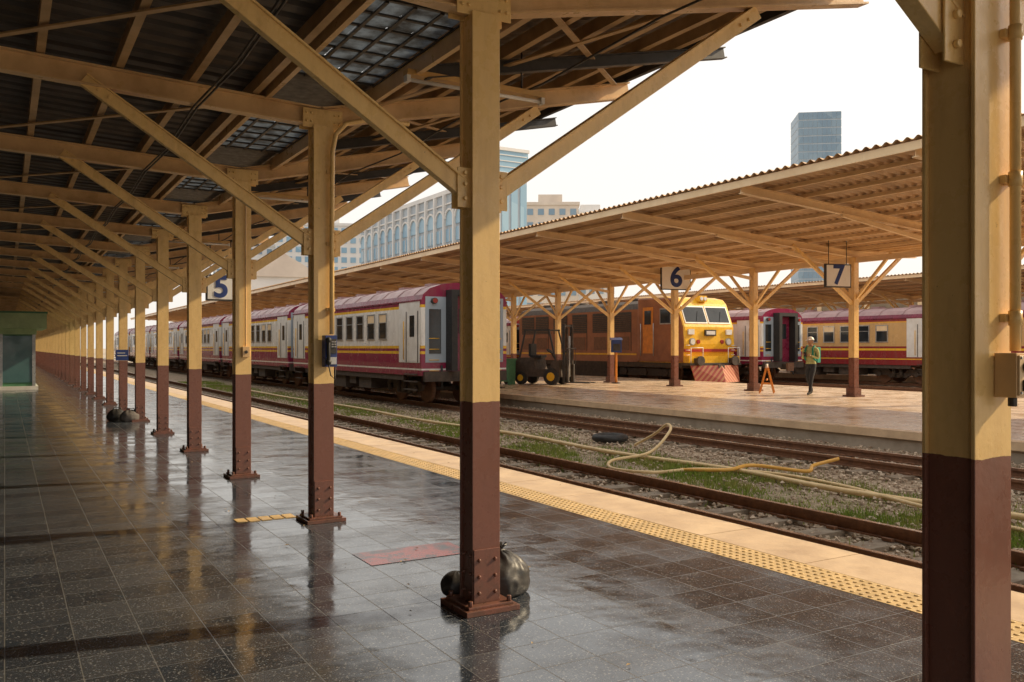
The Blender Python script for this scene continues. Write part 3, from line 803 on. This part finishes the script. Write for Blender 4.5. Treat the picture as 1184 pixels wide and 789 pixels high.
for i in range(seg):
    for k in range(8): b.face([rings[i][k],rings[(i+1)%seg][k],rings[(i+1)%seg][(k+1)%8],rings[i][(k+1)%8]],'black',True)
b.finish('old_tyre',(9.9,13.2,ZG+.02))
M['hose']=pm('cream_hose',(.84,.64,.34),(.64,.45,.22),4,.45); M['hoseor']=pm('orange_hose',(.84,.47,.09),(.62,.32,.06),4,.4)
def smooth(pts,n=10):
    out=[]; P=[Vector(p) for p in pts]; P=[P[0]]+P+[P[-1]]
    for i in range(1,len(P)-2):
        for k in range(n):
            t=k/n; p0,p1,p2,p3=P[i-1:i+3]
            out.append(.5*((2*p1)+(p2-p0)*t+(2*p0-5*p1+4*p2-p3)*t*t+(3*p1-p0-3*p2+p3)*t**3))
    out.append(P[-2]); return out
g=ZG+.07
b=MB(); b.tube(smooth([(9.0,2,g),(9.05,4.5,g),(8.8,7,g),(8.95,9,g),(8.7,11.5,g),(8.85,15,g),(8.6,19,g),(8.75,24,g),(8.5,30,g),(8.6,38,g)]),.036,'hose',10); b.finish('water_hose')
b=MB(); b.tube(smooth([(8.1,3.5,g),(8.5,5.6,g+.02),(9.1,7.3,g),(9.15,8.5,g),(8.6,9.3,g),(7.8,9.4,g),(7.55,10.0,g),(8.0,10.6,g+.02),(8.8,10.7,g+.08),(9.3,10.8,g+.38),(9.5,11.1,g+.46),(9.65,11.6,g+.25),(9.7,12.2,g)]),.023,'hose',10); b.finish('water_hose')
b=MB(); b.tube(smooth([(8.3,9.4,g),(8.7,8.9,g+.03),(9.2,8.9,g+.06),(9.6,8.3,g+.02),(10.0,8.5,g+.05),(10.35,8.35,g+.14)]),.026,'hoseor',10); b.finish('water_hose')
M['bag']=pm('black_plastic_bag',(.028,.027,.027),(.05,.046,.043),8,.45,bs=.5,bscale=16)
M['baggrey']=pm('grey_fabric_bag',(.16,.14,.13),(.08,.07,.065),8,.8,bs=.4,bscale=30)
def lump(v):
    th=math.atan2(v.y,v.x); zz=v.z/.15; up=max(0,zz)
    n=noise.noise(v*5+Vector((3,1,7)))*.14
    n+=.045*up*math.sin(9*th+5*noise.noise(v*6))
    n+=-abs(noise.noise(v*11+Vector((5,2,2))))*.16
    k=1+.22*max(0,-zz)-.30*up*up
    v=Vector((v.x*(1+n)*k,v.y*(1+n)*k,v.z*(1+n*.6))); v.z=max(v.z,-.10); return v
b=MB(); b.ball((0.0,0,.105),.15,'bag',90,50,(1.25,1.1,1.0),lump)
b.ball((-.26,.05,.075),.085,'bag',60,36,(1.2,1.0,.9),lump)
b.cyl((-.01,0,.235),(.0,-.01,.268),.024,'bag',12,.013)
for a in range(5):
    t=a*1.257; b.beam((0,-.01,.265),(.035*math.cos(t),-.01+.035*math.sin(t),.295),.022,.004,'bag')
b.finish('garbage_bag',(CX+.23,COLY[3]+.17,0))
for x,y,s,m in ((2.12,18.35,.62,'baggrey'),(1.92,18.7,.5,'bag')):
    b=MB(); b.ball((0,0,.10),.15,m,40,24,(1.3,.9,.9),lump); b.tube([(-.1,0,.15),(-.06,0,.26),(.06,0,.26),(.1,0,.15)],.010,m,8); b.finish('travel_bag',(x,y,0))
M['litter']=pm('dry_leaf_litter',(.42,.30,.16),(.22,.15,.08),20,.8)
b=MB()
for k in range(70):
    x=random.choice((random.uniform(4.0,5.1),random.uniform(.3,4.5),random.gauss(CX,.25))); y=random.uniform(2.6,16); a=random.uniform(0,6.28); s=random.uniform(.008,.022)
    c,sn=math.cos(a)*s,math.sin(a)*s; z=.009
    b.quad([(x+c,y+sn,z),(x-sn*.5,y+c*.5,z+.004),(x-c,y-sn,z+.002),(x+sn*.5,y-c*.5,z+.006)],'litter')
b.finish('litter')

# kiosk
e=empty('ticket_kiosk')
b=MB(); b.bb(-3.2,1.0,34,38,0,.12,'white'); b.bb(-3.1,.9,34.1,37.9,.12,1.9,'green')
b.bb(-3.15,.95,34.05,37.95,1.9,2.1,'greencream'); b.bb(-3.35,1.25,33.75,38.1,2.1,2.62,'greencream'); b.bb(-3.38,1.28,33.72,38.13,2.62,2.68,'green')
M['tealglass']=pm('teal_glass',(.06,.16,.16),(.04,.10,.11),1,.1)
for k in range(4):
    x=-3.0+k*.98; b.bb(x,x+.88,34.08,34.098,.25,1.85,'tealglass'); b.bb(x+.88,x+.98,34.06,34.098,.12,1.9,'silver')
b.bb(.902,.912,34.3,37.6,.9,1.8,'tealglass')
b.finish('booth',parent=e)
b=MB(); b.bb(-9.6,-9.2,YMIN,YMAX,0,4.6,'wall')
y=YMIN+2
while y<YMAX-3:
    b.bb(-9.2,-9.15,y,y+1.4,0.1,2.4,'darksteel'); b.bb(-9.2,-9.12,y-.1,y,0,2.5,'creamlite'); b.bb(-9.2,-9.12,y+1.4,y+1.5,0,2.5,'creamlite'); b.bb(-9.2,-9.12,y-.1,y+1.5,2.5,2.62,'creamlite')
    y+=4
b.bb(-9.2,1.8,YMAX-.2,YMAX,0,4.6,'wall')
b.finish('station_building')
b=MB(); b.bb(56,56.4,-20,160,-.4,5.5,'wall'); 
for k in range(40): b.bb(55.9,56,-18+k*4.4,-15.6+k*4.4,.8,3.2,'darksteel'); b.bb(55.92,56,-19.2+k*4.4,-18.8+k*4.4,-.4,5.5,'creamlite')
b.finish('yard_wall')

# ---------------------------------------------------------------- distant buildings
def building(name,cx,cy,w,d,h,rot,floors,cols,wall,glass,wf=.7,hf=.55,crown=True):
    b=MB(); b.bb(-w/2,w/2,-d/2,d/2,-.5,h,wall)
    fh=h/floors
    for (n,wid,fx) in ((cols,w,0),(max(2,int(cols*d/w)),d,1)):
        cw=wid/n
        for side in (-1,1):
            for f in range(floors):
                for k in range(n):
                    c0=-wid/2+cw*(k+.5); z=fh*(f+.5)
                    if fx==0: b.bb(c0-cw*wf/2,c0+cw*wf/2,side*d/2-.12,side*d/2+.12,z-fh*hf/2,z+fh*hf/2,glass)
                    else: b.bb(side*w/2-.12,side*w/2+.12,c0-cw*wf/2,c0+cw*wf/2,z-fh*hf/2,z+fh*hf/2,glass)
    if crown:
        b.bb(-w/2-.3,w/2+.3,-d/2-.3,d/2+.3,h,h+.8,wall); b.bb(-w*.25,w*.2,-d*.3,d*.3,h+.8,h+3.2,wall)
    return b.finish(name,(cx,cy,0),rot)
building('glass_office_tower',323.5,274,18.5,18.5,108,R(-38),30,9,'bmull','bglass',.93,.86,False)
building('office_building',126,194,14,12,38.5,R(-32),11,5,'bwall2','bglass',.55,.45)
building('office_building',141,197,12,12,37.5,R(-32),10,5,'bwall','bglass',.6,.45)
building('hotel_building',82,252,26,14,37,R(-20),13,10,'bwall','bglass2',.6,.55)
building('apartment_building',64,262,22,14,31,R(-10),10,8,'bwall','bglass',.5,.5)
b=MB(); X0,X1,Ya,Yb,H=80,86,141,214,33.5
b.bb(X0,X1,Ya,Yb,-.5,H,'bmull'); b.bb(X0-.4,X1+.4,Ya-.4,Yb+.4,H,H+.9,'bwall'); b.bb(X0-.3,X1+.3,Ya,Ya+13,H+.9,H+5.0,'bglass2'); b.bb(X0-.5,X1+.5,Ya-.2,Ya+13.2,H+5.0,H+5.6,'bwall')
nb=16; bw=(Yb-Ya)/nb
for k in range(nb):
    y=Ya+bw*k
    b.bb(X0-.7,X0,y-.3,y+.3,-.5,H,'bwall')
    for f in range(9):
        z=f*3.3+.4
        if z>H-7: continue
        b.bb(X0-.2,X0,y+.35,y+bw-.35,z,z+2.7,'bglass2'); b.bb(X0-.35,X0-.2,y+bw/2-.08,y+bw/2+.08,z,z+2.7,'bwall')
    yc=y+bw/2; zc=H-5.2; r=bw/2-.35; n=10
    b.bb(X0-.2,X0,y+.35,y+bw-.35,H-6.6,zc,'bglass2')
    pts=[(yc+r*math.cos(math.pi*i/n),zc+r*math.sin(math.pi*i/n)) for i in range(n+1)]
    vs=[b.bm.verts.new((X0-.2,p[0],p[1])) for p in pts]; b.face(vs,'bglass2')
    for i in range(n): b.beam((X0-.35,pts[i][0],pts[i][1]),(X0-.35,pts[i+1][0],pts[i+1][1]),.3,.4,'bwall')
    b.bb(X0-.3,X0,y+.3,y+bw-.3,H-2.2,H-1.9,'bwall')
for k in range(3):
    b.bb(X0+.5+k*2,X0+1.9+k*2,Ya-.15,Ya,1,H-1,'bglass2')
for f in range(3):
    b.bb(X0-.4,X0-.3,Ya+.3,Ya+12.7,H+1.9+f*1.1,H+2.05+f*1.1,'bwall'); b.bb(X0,X1,Ya-.1,Ya,H+1.9+f*1.1,H+2.05+f*1.1,'bwall')
b.finish('arcade_office_building')
b=MB(); b.bb(-7,7,-9,9,0,13,'bwall'); b.prism_y([(-7.6,13),(7.6,13),(0,17.5)],-9.5,9.5,lambda x,z:'bwall','bwall2')
for k in range(4): b.bb(-6+k*3.2,-4.2+k*3.2,-9.1,-9,3,10,'bglass')
b.finish('gabled_hall',(40.7,150,0),R(-15))

# ---------------------------------------------------------------- person
def skin_obj(name,verts,edges,radii,mat,parent,root=0,sub=2):
    me=bpy.data.meshes.new(name); me.from_pydata(verts,edges,[]); o=bpy.data.objects.new(name,me); scene.collection.objects.link(o)
    o.modifiers.new('skin','SKIN'); s=o.modifiers.new('sub','SUBSURF'); s.levels=sub; s.render_levels=sub
    for i,r in enumerate(radii):
        rr=r if isinstance(r,tuple) else (r,r)
        me.skin_vertices[0].data[i].radius=rr; me.skin_vertices[0].data[i].use_root=(i==root)
    o.modifiers['skin'].use_smooth_shade=True
    me.materials.append(mat); o.parent=parent; return o
def clothes():
    m,nt,b=newmat('clothing')
    tc=N(nt,'ShaderNodeTexCoord'); sx=N(nt,'ShaderNodeSeparateXYZ'); L(nt,tc.outputs['Object'],sx.inputs[0])
    cr=N(nt,'ShaderNodeValToRGB'); cr.color_ramp.interpolation='CONSTANT'; e=cr.color_ramp.elements
    e[0].position=0; e[0].color=(.05,.04,.035,1); e[1].position=.10/2; e[1].color=(.03,.035,.045,1)
    k=e.new(.94/2); k.color=(.50,.50,.22,1); k=e.new(1.475/2); k.color=(.42,.23,.15,1)
    L(nt,mathn(nt,'DIVIDE',sx.outputs[2],2.0),cr.inputs[0]); L(nt,mixc(nt,maprange(nt,noi(nt,25),.4,.7,0,.3),cr.outputs[0],(.05,.05,.04)),b.inputs['Base Color'])
    b.inputs['Roughness'].default_value=.85; bump(nt,b,noi(nt,22,None,3),.5,.02)
    return m
pe=empty('person',(21.4,18.3,0),R(-78))
V=[(0,0,.95),(0,0,1.14),(0,-.01,1.32),(0,0,1.44),(0,-.01,1.50),(0,-.02,1.56),
 (.095,0,.88),(.10,-.16,.50),(.10,-.24,.10),(.10,-.30,.045),(.105,-.40,.035),
 (-.095,0,.88),(-.10,.0,.48),(-.10,.24,.14),(-.10,.22,.06),(-.105,.12,.035),
 (.15,0,1.40),(.215,.0,1.36),(.26,-.02,1.12),(.15,-.24,1.19),
 (-.15,0,1.40),(-.215,.0,1.36),(-.27,.0,1.11),(-.13,-.24,1.22)]
E=[(0,1),(1,2),(2,3),(3,4),(4,5),(0,6),(6,7),(7,8),(8,9),(9,10),(0,11),(11,12),(12,13),(13,14),(14,15),(3,16),(16,17),(17,18),(18,19),(3,20),(20,21),(21,22),(22,23)]
Rr=[(.15,.11),(.135,.10),(.16,.115),(.11,.09),(.055,.055),(.05,.05),(.095,.1),(.065,.065),(.045,.045),(.045,.045),(.038,.03),(.095,.1),(.065,.065),(.045,.045),(.045,.045),(.038,.03),(.07,.08),(.062,.065),(.045,.045),(.03,.03),(.07,.08),(.062,.065),(.045,.045),(.03,.03)]
skin_obj('body',V,E,Rr,clothes(),pe)
def hand(name,w,d,side):
    w=Vector(w); d=Vector(d).normalized(); s=Vector((side,0,0)); up=Vector((0,0,1))
    pv=[w,w+d*.045,w+d*.085]; 
    o=skin_obj(name,[tuple(p) for p in pv],[(0,1),(1,2)],[.026,(.040,.018),(.040,.016)],M['skin'],pe,0,2)
    for i,l in enumerate((.8,1,.93,.72)):
        r0=w+d*.08+up*(.027-.018*i); 
        p1=r0+d*.03*l; p2=p1+(d*.4-s*.9).normalized()*.025*l; p3=p2+(-d*.3-s*.9).normalized()*.02*l
        skin_obj('finger_%d'%(i+1),[tuple(r0),tuple(p1),tuple(p2),tuple(p3)],[(0,1),(1,2),(2,3)],[.009,.0085,.008,.007],M['skin'],o,0,1)
    t0=w+d*.03+up*.03; t1=t0+up*.025+d*.015-s*.01; t2=t1+d*.025-s*.012
    skin_obj('thumb',[tuple(t0),tuple(t1),tuple(t2)],[(0,1),(1,2)],[.012,.010,.009],M['skin'],o,0,1)
hand('left_hand',(.145,-.25,1.193),(-.5,-.8,.2),1)
hand('right_hand',(-.125,-.25,1.222),(.5,-.8,.1),-1)
b=MB()
def headfn(v):
    v=v.copy()
    if v.z<0: v.x*=1+v.z*2.2; v.y*=1+v.z*.8
    if v.y<-.06 and abs(v.x)<.02 and -.035<v.z<.02: v.y-=.018*(1-abs(v.x)/.02)*(1-(v.z+.01)/.05 if v.z>-.01 else 1)
    return v
b.ball((0,-.03,1.635),.105,'skin',32,24,(.76,.93,1.12),headfn)
for s in (-1,1):
    b.ball((s*.083,-.02,1.625),.025,'skin',8,6,(.4,.8,1.3))
    b.ball((s*.031,-.122,1.642),.011,'white',8,6); b.ball((s*.031,-.130,1.642),.006,'black',6,5)
    b.bb(s*.031-.015,s*.031+.015,-.131,-.122,1.658,1.664,'black')
b.bb(-.022,.022,-.122,-.108,1.578,1.585,'red')
b.ball((0,-.012,1.655),.106,'black',20,14,(.80,.86,1.05),lambda v:Vector((v.x,max(v.y,-.03),max(v.z,-.06))))
b.finish('head',parent=pe)
b=MB(); b.ball((0,-.025,1.69),.118,'signwhite',24,14,(.86,1.0,.80),lambda v:Vector((v.x,v.y,max(v.z,-.01))))
b.prism_x([(-.13,1.688),(-.22,1.668),(-.22,1.676),(-.12,1.70)],-.07,.07,'signwhite'); b.cyl((0,-.025,1.678),(0,-.025,1.69),.122,'signwhite',24,.112)
b.finish('cap',parent=pe)
b=MB(); b.bb(-.18,.18,.07,.27,.98,1.46,'teal'); b.bb(-.13,.13,.27,.33,1.02,1.25,'teal')
for s in (-1,1):
    b.tube([(s*.1,.1,1.44),(s*.115,.0,1.50),(s*.115,-.1,1.42),(s*.13,-.13,1.25),(s*.15,-.06,1.08),(s*.14,.1,1.04)],.028,'teal',8)
b.finish('backpack',parent=pe,bevel=.035)
b=MB(); b.bb(-.05,.05,-.345,-.335,1.17,1.31,'black'); b.finish('phone',parent=pe,bevel=.004)

# ---------------------------------------------------------------- light, sky, camera
EL=32; AZ=102
w=bpy.data.worlds.new('World'); scene.world=w; w.use_nodes=True; nt=w.node_tree
bg=nt.nodes['Background']; sk=nt.nodes.new('ShaderNodeTexSky'); sk.sky_type='NISHITA'; sk.sun_disc=False
sk.sun_elevation=R(EL); sk.sun_rotation=R(AZ); sk.dust_density=6.0; sk.air_density=1.0; sk.ozone_density=.6
hz=mixc(nt,.74,sk.outputs[0],(8.6,8.15,7.5))
nt.links.new(hz,bg.inputs[0]); bg.inputs[1].default_value=.15
sd=bpy.data.lights.new('sun','SUN'); sd.energy=5; sd.angle=R(.6); sd.color=(1,.80,.52)
so=bpy.data.objects.new('sun',sd); scene.collection.objects.link(so)
d=Vector((-math.cos(R(EL))*math.sin(R(AZ)),-math.cos(R(EL))*math.cos(R(AZ)),-math.sin(R(EL))))
so.rotation_euler=d.to_track_quat('-Z','Y').to_euler(); so.location=(30,0,30)
cd=bpy.data.cameras.new('camera'); cam=bpy.data.objects.new('camera',cd); scene.collection.objects.link(cam)
cam.location=(0,0,1.45); cam.rotation_euler=(R(90),0,R(-30.4)); cd.sensor_width=36; cd.lens=30.4; cd.shift_y=.0063; cd.clip_start=.05; cd.clip_end=4000
scene.camera=cam
scene.view_settings.view_transform='Standard'; scene.view_settings.look='None'; scene.view_settings.exposure=0
